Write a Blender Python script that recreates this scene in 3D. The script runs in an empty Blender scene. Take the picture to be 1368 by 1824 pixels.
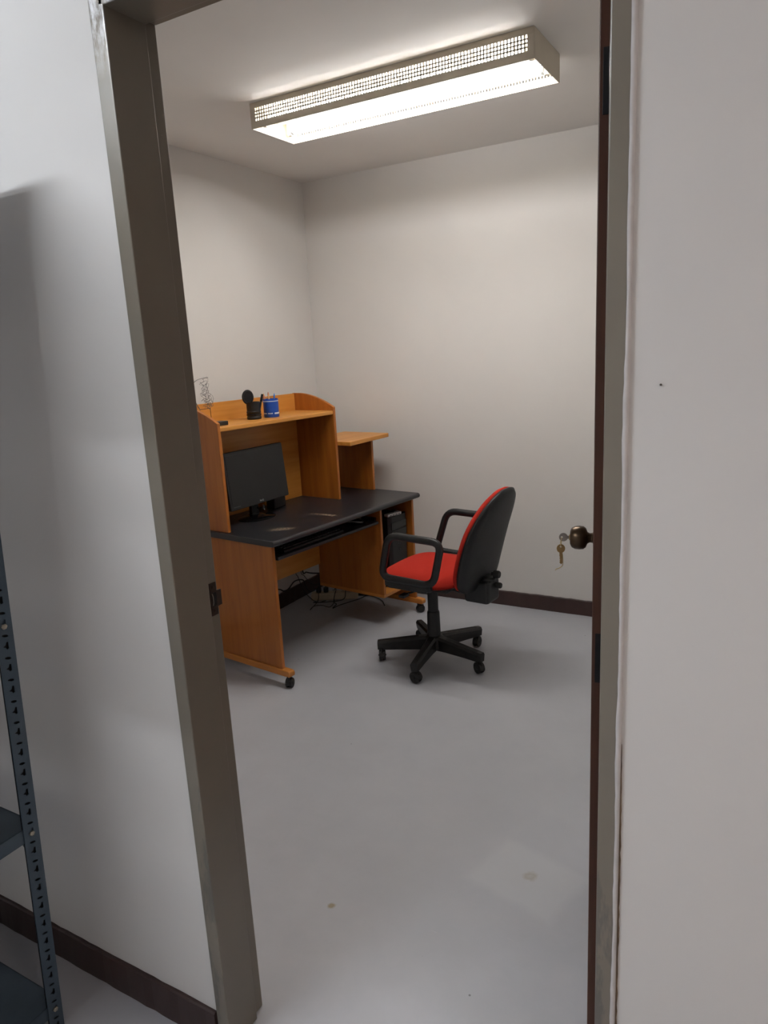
import bpy, bmesh, math, random
from mathutils import Vector, Matrix
from mathutils.geometry import tessellate_polygon

random.seed(7)
PI = math.pi
scene = bpy.context.scene
COL = scene.collection

# ------------------------------------------------------------------ camera
CAM_F, CAM_PITCH, CAM_ROLL, CAM_YAW, CAM_H = 1275.44, 0.2239225, -0.0538381, 0.5258928, 1.6
fw = Vector((-math.sin(CAM_YAW) * math.cos(CAM_PITCH), math.cos(CAM_YAW) * math.cos(CAM_PITCH), -math.sin(CAM_PITCH)))
r0 = Vector((math.cos(CAM_YAW), math.sin(CAM_YAW), 0))
u0 = r0.cross(fw)
rt = r0 * math.cos(CAM_ROLL) + u0 * math.sin(CAM_ROLL)
up = -r0 * math.sin(CAM_ROLL) + u0 * math.cos(CAM_ROLL)
camd = bpy.data.cameras.new('camera')
camd.sensor_fit = 'VERTICAL'
camd.sensor_height = 36.0
camd.lens = CAM_F / 1824 * 36.0
camd.clip_start = 0.02
cam = bpy.data.objects.new('camera', camd)
COL.objects.link(cam)
m = Matrix((rt, up, -fw)).transposed().to_4x4()
m.translation = Vector((0, 0, CAM_H))
cam.matrix_world = m
scene.camera = cam

# ------------------------------------------------------------------ world + exposure
world = bpy.data.worlds.new('world')
scene.world = world
world.use_nodes = True
world.node_tree.nodes['Background'].inputs[0].default_value = (0.5, 0.5, 0.55, 1)
world.node_tree.nodes['Background'].inputs[1].default_value = 0.02
vs = scene.view_settings
vs.view_transform = 'Standard'
vs.look = 'None'
vs.gamma = 1.0
vs.use_curve_mapping = False
vs.exposure = 0.0
scene.cycles.max_bounces = 8
scene.cycles.transmission_bounces = 4
scene.cycles.glossy_bounces = 3
scene.cycles.caustics_reflective = False
scene.cycles.caustics_refractive = False
scene.cycles.use_denoising = True
scene.cycles.adaptive_threshold = 0.015

ROOM_TUBE = ((1.0, 0.985, 0.975), 58.0)        # colour, strength of the two tubes in the office fixture
HALL_TUBE = ((0.845, 0.91, 1.0), 110.0)       # the tubes of the fixture in the hall near the rack
HALL_FILL_TUBE = ((1.0, 0.84, 0.78), 35.0)      # tubes of an added unseen fixture, fill for the wall right of the doorway


# ------------------------------------------------------------------ helpers
def lin(c):
    out = []
    for v in c[:3]:
        v /= 255.0
        out.append(v / 12.92 if v <= 0.04045 else ((v + 0.055) / 1.055) ** 2.4)
    return (*out, 1.0)


MATS = {}


def new_mat(name):
    mt = bpy.data.materials.new(name)
    mt.use_nodes = True
    nt = mt.node_tree
    b = nt.nodes['Principled BSDF']
    MATS[name] = mt
    return mt, nt, b


def coord(nt, scale=(1, 1, 1), loc=(0, 0, 0), rot=(0, 0, 0)):
    tc = nt.nodes.new('ShaderNodeTexCoord')
    mp = nt.nodes.new('ShaderNodeMapping')
    mp.inputs['Scale'].default_value = scale
    mp.inputs['Location'].default_value = loc
    mp.inputs['Rotation'].default_value = rot
    nt.links.new(tc.outputs['Object'], mp.inputs['Vector'])
    return mp.outputs['Vector']


def noise(nt, vec, scale, detail=4, rough=0.55):
    n = nt.nodes.new('ShaderNodeTexNoise')
    n.inputs['Scale'].default_value = scale
    n.inputs['Detail'].default_value = detail
    n.inputs['Roughness'].default_value = rough
    nt.links.new(vec, n.inputs['Vector'])
    return n.outputs['Fac']


def ramp(nt, fac, stops):
    r = nt.nodes.new('ShaderNodeValToRGB')
    el = r.color_ramp.elements
    while len(el) < len(stops):
        el.new(0.5)
    for e, (p, c) in zip(el, stops):
        e.position = p
        e.color = c if len(c) == 4 else (*c, 1)
    nt.links.new(fac, r.inputs['Fac'])
    return r.outputs['Color']


def mix(nt, fac, a, b):
    n = nt.nodes.new('ShaderNodeMix')
    n.data_type = 'RGBA'
    if isinstance(fac, (int, float)):
        n.inputs[0].default_value = fac
    else:
        nt.links.new(fac, n.inputs[0])
    for i, v in ((6, a), (7, b)):
        if isinstance(v, tuple):
            n.inputs[i].default_value = v
        else:
            nt.links.new(v, n.inputs[i])
    return n.outputs[2]


def mathn(nt, op, a, b=None, c=None):
    n = nt.nodes.new('ShaderNodeMath')
    n.operation = op
    for i, v in enumerate((a, b, c)):
        if v is None:
            continue
        if isinstance(v, (int, float)):
            n.inputs[i].default_value = v
        else:
            nt.links.new(v, n.inputs[i])
    return n.outputs[0]


def bump(nt, b, fac, strength=0.1, dist=0.002):
    n = nt.nodes.new('ShaderNodeBump')
    n.inputs['Strength'].default_value = strength
    n.inputs['Distance'].default_value = dist
    nt.links.new(fac, n.inputs['Height'])
    nt.links.new(n.outputs['Normal'], b.inputs['Normal'])


def simple(name, c, rough=0.5, metal=0.0, var=0.12, scale=9.0, bstr=0.0, bscale=200.0, spec=0.5, c2=None):
    mt, nt, b = new_mat(name)
    vec = coord(nt)
    base = lin(c)
    dark = lin(c2) if c2 else tuple(v * (1 - var) for v in base[:3]) + (1,)
    lite = tuple(min(1, v * (1 + var)) for v in base[:3]) + (1,)
    n = noise(nt, vec, scale)
    nt.links.new(ramp(nt, n, [(0.3, dark), (0.5, base), (0.75, lite)]), b.inputs['Base Color'])
    b.inputs['Roughness'].default_value = rough
    b.inputs['Metallic'].default_value = metal
    b.inputs['Specular IOR Level'].default_value = spec
    if bstr:
        bump(nt, b, noise(nt, vec, bscale, 3), bstr, 0.001)
    return mt


def wood(name, c1, c2, c3, grain, rough=0.38):
    """grain: axis index along which the grain runs"""
    mt, nt, b = new_mat(name)
    sc = [26.0, 26.0, 26.0]
    sc[grain] = 1.6
    vec = coord(nt, tuple(sc))
    n1 = noise(nt, vec, 1.0, 6, 0.6)
    n2 = noise(nt, coord(nt), 2.2, 3)
    col = ramp(nt, n1, [(0.25, lin(c1)), (0.5, lin(c2)), (0.8, lin(c3))])
    col = mix(nt, mathn(nt, 'MULTIPLY', n2, 0.35), col, lin(c1))
    nt.links.new(col, b.inputs['Base Color'])
    b.inputs['Roughness'].default_value = rough
    bump(nt, b, n1, 0.04, 0.001)
    return mt


# ------------------------------------------------------------------ materials
simple('wall_paint', (220, 217, 213), 0.55, var=0.025, scale=2.2, bstr=0.05, bscale=60)
simple('ceiling_paint', (232, 229, 225), 0.7, var=0.03, scale=1.5, bstr=0.05, bscale=60)


def frame_mat():
    mt, nt, b = new_mat('frame_paint')
    vec = coord(nt)
    n = noise(nt, vec, 5)
    base = lin((124, 117, 105))
    col = ramp(nt, n, [(0.3, tuple(v * .94 for v in base[:3])), (0.5, base), (0.75, tuple(v * 1.06 for v in base[:3]))])
    sep = nt.nodes.new('ShaderNodeSeparateXYZ')
    nt.links.new(vec, sep.inputs[0])

    def step(v, lo, hi):
        m_ = nt.nodes.new('ShaderNodeMapRange')
        nt.links.new(v, m_.inputs[0])
        m_.inputs[1].default_value = lo
        m_.inputs[2].default_value = hi
        return m_.outputs[0]

    # rubbed and patched paint on the hall face of the frame, bare metal at its upper weld
    front = step(sep.outputs[1], .9755, .9735)
    rub = step(noise(nt, coord(nt, (14, 14, 3.2)), 1.0, 5, .7), .54, .60)
    low = step(sep.outputs[2], 1.0, .7)
    col = mix(nt, mathn(nt, 'MULTIPLY', mathn(nt, 'MULTIPLY', front, rub), mathn(nt, 'MULTIPLY', low, .55)), col, lin((84, 82, 80)))
    top = step(sep.outputs[2], 2.08, 2.18)
    bare = mathn(nt, 'MULTIPLY', mathn(nt, 'MULTIPLY', front, top), step(noise(nt, coord(nt, (60, 60, 22)), 1.0, 4, .7), .38, .58))
    col = mix(nt, bare, col, lin((196, 196, 198)))
    nt.links.new(col, b.inputs['Base Color'])
    nt.links.new(mathn(nt, 'MULTIPLY', bare, .6), b.inputs['Metallic'])
    b.inputs['Roughness'].default_value = 0.3
    bump(nt, b, noise(nt, vec, 40, 3), .04, .001)


frame_mat()
simple('caulk', (206, 202, 200), 0.7, var=0.08, scale=30)
simple('crack_dark', (120, 100, 78), 0.8, var=0.35, scale=25)
wood('door_wood', (58, 30, 17), (76, 41, 24), (92, 52, 31), 2, 0.45)
simple('hinge_metal', (34, 34, 36), 0.45, 0.6, var=0.2, scale=60)
simple('brass_dark', (82, 66, 50), 0.3, 0.85, var=0.3, scale=30)
simple('brass_bright', (176, 146, 98), 0.35, 0.85, var=0.2, scale=60)
simple('steel_key', (150, 140, 132), 0.35, 0.85, var=0.2, scale=60)
simple('string', (206, 182, 130), 0.9, var=0.2, scale=200)
simple('strike_metal', (62, 48, 40), 0.42, 0.5, var=0.3, scale=70)
simple('black_hole', (10, 10, 10), 0.9, var=0.1)
simple('baseboard_paint', (56, 38, 35), 0.42, var=0.18, scale=18, bstr=0.15, bscale=40)
wood('wood_v', (138, 78, 26), (164, 97, 35), (182, 113, 46), 2)
wood('wood_h', (180, 116, 46), (200, 138, 62), (214, 154, 78), 0)
wood('wood_d', (172, 106, 44), (194, 126, 56), (208, 142, 70), 1)
simple('black_plastic', (17, 17, 18), 0.45, var=0.25, scale=30, bstr=0.06, bscale=500)
simple('chair_plastic', (22, 23, 25), 0.42, var=0.2, scale=20, bstr=0.08, bscale=700)
simple('chair_base_plastic', (25, 23, 22), 0.5, var=0.5, scale=35, bstr=0.1, bscale=300, c2=(15, 14, 14))
simple('shell_plastic', (15, 16, 18), 0.5, var=0.15, scale=20, bstr=0.1, bscale=600)
simple('rubber', (30, 29, 28), 0.6, var=0.3, scale=60)
simple('screen_glass', (12, 13, 13), 0.35, var=0.04, scale=3)
simple('gloss_black', (14, 14, 15), 0.12, var=0.1)
simple('silver', (170, 172, 172), 0.35, 0.3, var=0.05)
simple('device_grey', (206, 206, 204), 0.4, var=0.05)
simple('logo_grey', (160, 162, 165), 0.4, 0.2, var=0.02)
simple('print_grey', (70, 72, 74), 0.5, var=0.02)
simple('cable_black', (20, 20, 20), 0.5, var=0.2)
simple('cream_plastic', (196, 184, 160), 0.45, var=0.06, scale=15)
simple('socket_dark', (70, 62, 52), 0.6, var=0.1)
simple('blue_plastic', (24, 74, 168), 0.3, var=0.12, scale=20)
simple('blue_light', (38, 120, 200), 0.35, var=0.1, scale=20)
simple('white_print', (206, 214, 224), 0.5, var=0.1, scale=60)
simple('pencil_pink', (214, 138, 110), 0.5, var=0.1)
simple('pencil_orange', (228, 178, 120), 0.5, var=0.1)
simple('pencil_blue', (40, 110, 190), 0.4, var=0.1)
simple('wire_steel', (120, 118, 116), 0.4, 0.7, var=0.2, scale=40)
simple('wire_dark', (60, 40, 30), 0.5, 0.3, var=0.2)
simple('rack_paint', (66, 80, 92), 0.5, 0.1, var=0.12, scale=14, bstr=0.06, bscale=120)
simple('bolt_zinc', (176, 166, 150), 0.35, 0.8, var=0.15, scale=90)
simple('fixture_enamel', (206, 196, 178), 0.45, var=0.04, scale=8)
simple('fixture_white', (236, 232, 222), 0.5, var=0.03)
simple('lattice_plastic', (190, 178, 158), 0.5, var=0.05)
simple('holder_white', (214, 208, 196), 0.5, var=0.04)
simple('ceil_shadow_gap', (60, 55, 50), 0.8, var=0.1)


def floor_mat():
    mt, nt, b = new_mat('floor_paint')
    vec = coord(nt)
    n1 = noise(nt, vec, 1.3, 5, 0.6)
    n2 = noise(nt, vec, 9.0, 6, 0.65)
    base = ramp(nt, n1, [(0.3, lin(FLOOR[0])), (0.55, lin(FLOOR[1])), (0.8, lin(FLOOR[2]))])
    base = mix(nt, mathn(nt, 'MULTIPLY', ramp_v(nt, n2, 0.45, 0.8), 0.18), base, lin((200, 200, 204)))
    sep = nt.nodes.new('ShaderNodeSeparateXYZ')
    nt.links.new(vec, sep.inputs[0])

    def spot(x, y, r, wob=0.6):
        dx = mathn(nt, 'SUBTRACT', sep.outputs[0], x)
        dy = mathn(nt, 'SUBTRACT', sep.outputs[1], y)
        d = mathn(nt, 'SQRT', mathn(nt, 'ADD', mathn(nt, 'MULTIPLY', dx, dx), mathn(nt, 'MULTIPLY', dy, dy)))
        wn = noise(nt, vec, 30.0, 3)
        d = mathn(nt, 'ADD', d, mathn(nt, 'MULTIPLY', mathn(nt, 'SUBTRACT', wn, 0.5), r * wob * 3))
        return d

    # repainted lighter square near the door, with a worn chip in it
    ca, sa = math.cos(math.radians(-14)), math.sin(math.radians(-14))
    dx = mathn(nt, 'SUBTRACT', sep.outputs[0], -0.62)
    dy = mathn(nt, 'SUBTRACT', sep.outputs[1], 1.82)
    xr = mathn(nt, 'ABSOLUTE', mathn(nt, 'ADD', mathn(nt, 'MULTIPLY', dx, ca), mathn(nt, 'MULTIPLY', dy, sa)))
    yr = mathn(nt, 'ABSOLUTE', mathn(nt, 'SUBTRACT', mathn(nt, 'MULTIPLY', dy, ca), mathn(nt, 'MULTIPLY', dx, sa)))
    e = mathn(nt, 'MAXIMUM', mathn(nt, 'SUBTRACT', xr, 0.13), mathn(nt, 'SUBTRACT', yr, 0.10))
    e = mathn(nt, 'ADD', e, mathn(nt, 'MULTIPLY', mathn(nt, 'SUBTRACT', n2, 0.5), 0.05))
    patch = ramp(nt, e, [(0.0, (1, 1, 1)), (0.03, (0, 0, 0))])
    base = mix(nt, mathn(nt, 'MULTIPLY', patch, 0.45), base, lin((196, 198, 201)))
    chip = spot(-0.613, 1.831, 0.016)
    ring = ramp(nt, chip, [(0.0, (0.4, 0.4, 0.4)), (0.012, (1, 1, 1)), (0.024, (0, 0, 0))])
    base = mix(nt, mathn(nt, 'MULTIPLY', ring, 0.6), base, lin((158, 148, 132)))
    tan = ramp(nt, spot(-1.099, 1.457, 0.012), [(0.0, (1, 1, 1)), (0.009, (1, 1, 1)), (0.014, (0, 0, 0))])
    base = mix(nt, tan, base, lin((152, 140, 116)))
    # fine specks of grit and pale scratches
    v = nt.nodes.new('ShaderNodeTexVoronoi')
    v.inputs['Scale'].default_value = 5.5
    nt.links.new(vec, v.inputs['Vector'])
    sp = ramp(nt, v.outputs['Distance'], [(0.0, (1, 1, 1)), (0.016, (1, 1, 1)), (0.022, (0, 0, 0))])
    base = mix(nt, mathn(nt, 'MULTIPLY', sp, 0.7), base, lin((84, 80, 78)))
    sv = coord(nt, (3.0, 40.0, 1), rot=(0, 0, math.radians(38)))
    sn = noise(nt, sv, 1.6, 3, 0.7)
    sm = mathn(nt, 'MULTIPLY', ramp_v(nt, sn, 0.70, 0.76), ramp_v(nt, noise(nt, vec, 2.4, 2), 0.52, 0.62))
    base = mix(nt, mathn(nt, 'MULTIPLY', sm, 0.5), base, lin((205, 205, 208)))
    nt.links.new(base, b.inputs['Base Color'])
    rr = nt.nodes.new('ShaderNodeMapRange')
    nt.links.new(n2, rr.inputs[0])
    rr.inputs[3].default_value = 0.30
    rr.inputs[4].default_value = 0.48
    nt.links.new(rr.outputs[0], b.inputs['Roughness'])
    b.inputs['Specular IOR Level'].default_value = 0.45
    bump(nt, b, n2, 0.12, 0.003)
    return mt


def ramp_v(nt, fac, lo, hi):
    n = nt.nodes.new('ShaderNodeMapRange')
    nt.links.new(fac, n.inputs[0])
    n.inputs[1].default_value = lo
    n.inputs[2].default_value = hi
    return n.outputs[0]


FLOOR = ((172, 174, 180), (180, 182, 188), (187, 188, 193))
floor_mat()


def worktop_mat():
    mt, nt, b = new_mat('worktop_black')
    vec = coord(nt)
    sep = nt.nodes.new('ShaderNodeSeparateXYZ')
    nt.links.new(vec, sep.inputs[0])
    grain = noise(nt, vec, 420, 3, 0.7)
    base = ramp(nt, grain, [(0.35, lin((22, 23, 26))), (0.7, lin((40, 41, 45)))])

    def scuff(x, y, sx, sy, rot, dens, lo):
        c, s = math.cos(rot), math.sin(rot)
        dx = mathn(nt, 'SUBTRACT', sep.outputs[0], x)
        dy = mathn(nt, 'SUBTRACT', sep.outputs[1], y)
        xr = mathn(nt, 'DIVIDE', mathn(nt, 'ADD', mathn(nt, 'MULTIPLY', dx, c), mathn(nt, 'MULTIPLY', dy, s)), sx)
        yr = mathn(nt, 'DIVIDE', mathn(nt, 'SUBTRACT', mathn(nt, 'MULTIPLY', dy, c), mathn(nt, 'MULTIPLY', dx, s)), sy)
        d = mathn(nt, 'ADD', mathn(nt, 'MULTIPLY', xr, xr), mathn(nt, 'MULTIPLY', yr, yr))
        m_ = mathn(nt, 'SUBTRACT', 1.0, d)
        m_ = mathn(nt, 'MAXIMUM', m_, 0.0)
        nn = noise(nt, vec, dens, 5, 0.75)
        return ramp_v(nt, mathn(nt, 'ADD', nn, mathn(nt, 'MULTIPLY', mathn(nt, 'SUBTRACT', m_, 1.0), .30)), lo, lo + 0.08)

    s1 = scuff(0.20, 0.13, 0.14, 0.06, -0.75, 190, 0.46)
    s2 = scuff(0.535, 0.14, 0.17, 0.034, -1.45, 150, 0.44)
    s3 = scuff(0.36, 0.15, 0.28, 0.12, -0.2, 300, 0.56)
    base = mix(nt, mathn(nt, 'MULTIPLY', s3, 0.7), base, lin((128, 98, 68)))
    base = mix(nt, s1, base, lin((158, 138, 114)))
    base = mix(nt, s2, base, lin((166, 146, 122)))
    nt.links.new(base, b.inputs['Base Color'])
    b.inputs['Roughness'].default_value = 0.33
    bump(nt, b, grain, 0.12, 0.0006)
    return mt


worktop_mat()


def fabric_mat():
    mt, nt, b = new_mat('red_fabric')
    vec = coord(nt)
    n = noise(nt, vec, 900, 2)
    n2 = noise(nt, vec, 7, 3)
    c = ramp(nt, n, [(0.3, lin((158, 36, 27))), (0.7, lin((186, 52, 40)))])
    c = mix(nt, mathn(nt, 'MULTIPLY', n2, 0.3), c, lin((148, 27, 18)))
    nt.links.new(c, b.inputs['Base Color'])
    b.inputs['Roughness'].default_value = 0.9
    b.inputs['Specular IOR Level'].default_value = 0.15
    bump(nt, b, n, 0.3, 0.0008)


fabric_mat()


def tube_mat(name, c, strength):
    mt, nt, b = new_mat(name)
    b.inputs['Base Color'].default_value = (0.9, 0.9, 0.9, 1)
    b.inputs['Emission Color'].default_value = (*c, 1)
    b.inputs['Emission Strength'].default_value = strength
    mt.cycles.emission_sampling = 'FRONT'
    n = noise(nt, coord(nt), 20, 2)
    nt.links.new(ramp(nt, n, [(0.3, (0.86, 0.86, 0.86)), (0.7, (0.92, 0.92, 0.92))]), b.inputs['Base Color'])
    return mt


tube_mat('tube_room', *ROOM_TUBE)
tube_mat('tube_hall', *HALL_TUBE)
tube_mat('tube_hall_fill', *HALL_FILL_TUBE)


# ------------------------------------------------------------------ mesh helpers
def BM():
    return bmesh.new()


def box(bm, x0, x1, y0, y1, z0, z1):
    vs_ = [bm.verts.new(p) for p in ((x0, y0, z0), (x1, y0, z0), (x1, y1, z0), (x0, y1, z0), (x0, y0, z1), (x1, y0, z1), (x1, y1, z1), (x0, y1, z1))]
    for f in ((0, 3, 2, 1), (4, 5, 6, 7), (0, 1, 5, 4), (1, 2, 6, 5), (2, 3, 7, 6), (3, 0, 4, 7)):
        bm.faces.new([vs_[i] for i in f])
    return bm


def prism(bm, pts, axis, a0, a1):
    """pts: 2D outline; axis: extrusion axis index; the 2D coordinates fill the other axes in order"""
    def mk(p, a):
        q = list(p)
        q.insert(axis, a)
        return bm.verts.new(q)
    lo = [mk(p, a0) for p in pts]
    hi = [mk(p, a1) for p in pts]
    n = len(pts)
    bm.faces.new(lo)
    bm.faces.new(list(reversed(hi)))
    for i in range(n):
        j = (i + 1) % n
        bm.faces.new((lo[i], hi[i], hi[j], lo[j]))
    bmesh.ops.recalc_face_normals(bm, faces=bm.faces[:])
    return bm


def frame_of(d):
    d = d.normalized()
    a = Vector((0, 0, 1)) if abs(d.z) < 0.9 else Vector((1, 0, 0))
    x = d.cross(a).normalized()
    y = d.cross(x).normalized()
    return x, y


def cyl(bm, p0, p1, ra, rb=None, seg=16):
    p0, p1 = Vector(p0), Vector(p1)
    rb = ra if rb is None else rb
    x, y = frame_of(p1 - p0)
    A, B = [], []
    for i in range(seg):
        t = 2 * PI * i / seg
        o = x * math.cos(t) + y * math.sin(t)
        A.append(bm.verts.new(p0 + o * ra))
        B.append(bm.verts.new(p1 + o * rb))
    fs = [bm.faces.new(A), bm.faces.new(list(reversed(B)))]
    for i in range(seg):
        j = (i + 1) % seg
        fs.append(bm.faces.new((A[i], B[i], B[j], A[j])))
    bmesh.ops.recalc_face_normals(bm, faces=fs)
    return bm


def tube(bm, pts, r, seg=8, closed=False, squash=None):
    """sweep a circle (or an ellipse, squash=(rx, ry)) along a polyline"""
    pts = [Vector(p) for p in pts]
    n = len(pts)
    rings = []
    prev = None
    for i in range(n):
        if closed:
            t = (pts[(i + 1) % n] - pts[i - 1])
        else:
            t = pts[min(i + 1, n - 1)] - pts[max(i - 1, 0)]
        t.normalize()
        if prev is None:
            x, y = frame_of(t)
        else:
            x = prev - t * prev.dot(t)
            x.normalize()
            y = t.cross(x)
        prev = x
        ring = []
        rx, ry = squash if squash else (r, r)
        for k in range(seg):
            a = 2 * PI * k / seg
            ring.append(bm.verts.new(pts[i] + x * math.cos(a) * rx + y * math.sin(a) * ry))
        rings.append(ring)
    fs = []
    for i in range(n if closed else n - 1):
        A, B = rings[i], rings[(i + 1) % n]
        for k in range(seg):
            l = (k + 1) % seg
            fs.append(bm.faces.new((A[k], A[l], B[l], B[k])))
    if not closed:
        fs.append(bm.faces.new(list(reversed(rings[0]))))
        fs.append(bm.faces.new(rings[-1]))
    bmesh.ops.recalc_face_normals(bm, faces=fs)
    return bm


def smooth_path(pts, sub=6):
    """Catmull-Rom through the points"""
    P_ = [Vector(p) for p in pts]
    P_ = [P_[0] * 2 - P_[1]] + P_ + [P_[-1] * 2 - P_[-2]]
    out = []
    for i in range(1, len(P_) - 2):
        a, b, c, d = P_[i - 1:i + 3]
        for k in range(sub):
            t = k / sub
            out.append(0.5 * ((2 * b) + (c - a) * t + (2 * a - 5 * b + 4 * c - d) * t * t + (3 * b - a - 3 * c + d) * t ** 3))
    out.append(P_[-2])
    return out


def lathe(bm, prof, origin=(0, 0, 0), axis=(0, 0, 1), seg=24):
    """prof: list of (radius, distance along the axis)"""
    o = Vector(origin)
    ax = Vector(axis).normalized()
    x, y = frame_of(ax)
    rings = []
    for r, h in prof:
        rings.append([bm.verts.new(o + ax * h + (x * math.cos(2 * PI * k / seg) + y * math.sin(2 * PI * k / seg)) * max(r, 1e-5)) for k in range(seg)])
    fs = []
    for A, B in zip(rings, rings[1:]):
        for k in range(seg):
            l = (k + 1) % seg
            fs.append(bm.faces.new((A[k], A[l], B[l], B[k])))
    fs.append(bm.faces.new(list(reversed(rings[0]))))
    fs.append(bm.faces.new(rings[-1]))
    bmesh.ops.recalc_face_normals(bm, faces=fs)
    return bm


def rounded(pts, r, seg=5):
    """2D polygon with rounded corners; r is one radius or a list"""
    out = []
    n = len(pts)
    for i in range(n):
        p = Vector(pts[i])
        a, b = Vector(pts[i - 1]), Vector(pts[(i + 1) % n])
        rr = r[i] if isinstance(r, (list, tuple)) else r
        if rr <= 0:
            out.append(tuple(p))
            continue
        d1, d2 = (a - p), (b - p)
        q1, q2 = p + d1.normalized() * rr, p + d2.normalized() * rr
        for k in range(seg + 1):
            t = k / seg
            out.append(tuple(q1 * (1 - t) ** 2 + p * 2 * t * (1 - t) + q2 * t * t))
    return out


def obj(name, bm, mat, parent=None, bevel=0.0, smooth=False, seg=2):
    me = bpy.data.meshes.new(name)
    bm.to_mesh(me)
    bm.free()
    me.materials.append(MATS[mat])
    if smooth:
        for p in me.polygons:
            p.use_smooth = True
    o = bpy.data.objects.new(name, me)
    COL.objects.link(o)
    if parent:
        o.parent = parent
    if bevel:
        md = o.modifiers.new('bevel', 'BEVEL')
        md.width = bevel
        md.segments = seg
        md.limit_method = 'ANGLE'
        md.angle_limit = math.radians(40)
        md.harden_normals = False
    if smooth == 'auto':
        try:
            me.set_sharp_from_angle(angle=math.radians(38))
        except Exception:
            pass
    return o


def empty(name, loc=(0, 0, 0), rz=0.0):
    o = bpy.data.objects.new(name, None)
    o.empty_display_size = 0.1
    COL.objects.link(o)
    o.location = loc
    o.rotation_euler = (0, 0, rz)
    return o


def tag(o, label, cat, group=None):
    o['label'] = label
    o['category'] = cat
    if group:
        o['group'] = group
    return o


def struct(o, label=None, cat=None):
    o['kind'] = 'structure'
    if label:
        o['label'] = label
    if cat:
        o['category'] = cat
    return o


def copy_part(o, parent):
    c = o.copy()
    COL.objects.link(c)
    c.parent = parent
    for ch in list(o.children):
        copy_part(ch, c)
    return c


# ------------------------------------------------------------------ the room and the hall
XL, XR, YW0, YW1, YB, ZC = -2.812, -0.10, 0.978, 1.098, 4.03, 2.652
HX0, HX1, HY0 = -4.2, 2.2, -2.0
FX0, FX1, FZ = -1.096, -0.192, 2.226     # hole in the door wall that takes the frame

struct(obj('floor', box(BM(), HX0 - .1, HX1 + .1, HY0 - .1, YB + .1, -0.1, 0), 'floor_paint'), 'worn grey painted concrete floor of office and hall', 'floor')
struct(obj('ceiling', box(BM(), HX0 - .1, HX1 + .1, HY0 - .1, YB + .1, ZC, ZC + 0.1), 'ceiling_paint'), 'flat off-white painted ceiling', 'ceiling')
struct(obj('wall_back', box(BM(), XL - .1, XR + .1, YB, YB + .1, 0, ZC), 'wall_paint'), 'plain off-white far wall behind the red chair', 'wall')
struct(obj('wall_left', box(BM(), XL - .1, XL, YW1, YB, 0, ZC), 'wall_paint'), 'plain off-white side wall behind the desk', 'wall')
struct(obj('wall_right', box(BM(), XR, XR + .1, YW1, YB, 0, ZC), 'wall_paint'), 'off-white office wall behind the open door', 'wall')
bm = BM()
box(bm, HX0, FX0, YW0, YW1, 0, ZC)
box(bm, FX1, HX1, YW0, YW1, 0, ZC)
box(bm, FX0, FX1, YW0, YW1, FZ, ZC)
struct(obj('wall_front', bm, 'wall_paint'), 'off-white wall around the doorway, seen from the hall', 'wall')
struct(obj('wall_hall_back', box(BM(), HX0 - .1, HX1 + .1, HY0 - .1, HY0, 0, ZC), 'wall_paint'), 'off-white hall wall opposite the doorway', 'wall')
struct(obj('wall_hall_left', box(BM(), HX0 - .1, HX0, HY0, YW1, 0, ZC), 'wall_paint'), 'off-white end wall of the hall beyond the rack', 'wall')
struct(obj('wall_hall_right', box(BM(), HX1, HX1 + .1, HY0, YW1, 0, ZC), 'wall_paint'), 'off-white end wall of the hall right of the doorway', 'wall')


def baseboard(name, p0, p1, nrm, h, label, t=0.010):
    """a painted skirting strip with slightly ragged hand-painted edges"""
    p0, p1, nrm = Vector(p0), Vector(p1), Vector(nrm)
    L = (p1 - p0).length
    n = max(8, int(L / 0.03))
    bm = BM()
    rows = []
    for i in range(n + 1):
        p = p0.lerp(p1, i / n)
        top = h + random.uniform(-.0015, .0015)
        tk = t + random.uniform(-.0006, .0012)
        rows.append([bm.verts.new(p + Vector((0, 0, 0))), bm.verts.new(p + nrm * (tk + random.uniform(0, .002))), bm.verts.new(p + nrm * tk + Vector((0, 0, top - .003))), bm.verts.new(p + nrm * (tk - .004) + Vector((0, 0, top))), bm.verts.new(p + Vector((0, 0, top)))])
    for A, B in zip(rows, rows[1:]):
        for k in range(5):
            l = (k + 1) % 5
            bm.faces.new((A[k], B[k], B[l], A[l]))
    bm.faces.new(rows[0])
    bm.faces.new(list(reversed(rows[-1])))
    bmesh.ops.recalc_face_normals(bm, faces=bm.faces[:])
    return struct(obj(name, bm, 'baseboard_paint'), label, 'baseboard')


baseboard('baseboard_back', (XL + .012, YB, 0), (XR, YB, 0), (0, -1, 0), 0.092, 'dark brown baseboard along the far wall behind chair')
baseboard('baseboard_left', (XL, YW1, 0), (XL, YB, 0), (1, 0, 0), 0.098, 'dark brown baseboard on the wall behind the desk')
baseboard('baseboard_front', (HX0, YW0, 0), (FX0 - .002, YW0, 0), (0, -1, 0), 0.094, 'dark brown hall baseboard left of the doorway')

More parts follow.
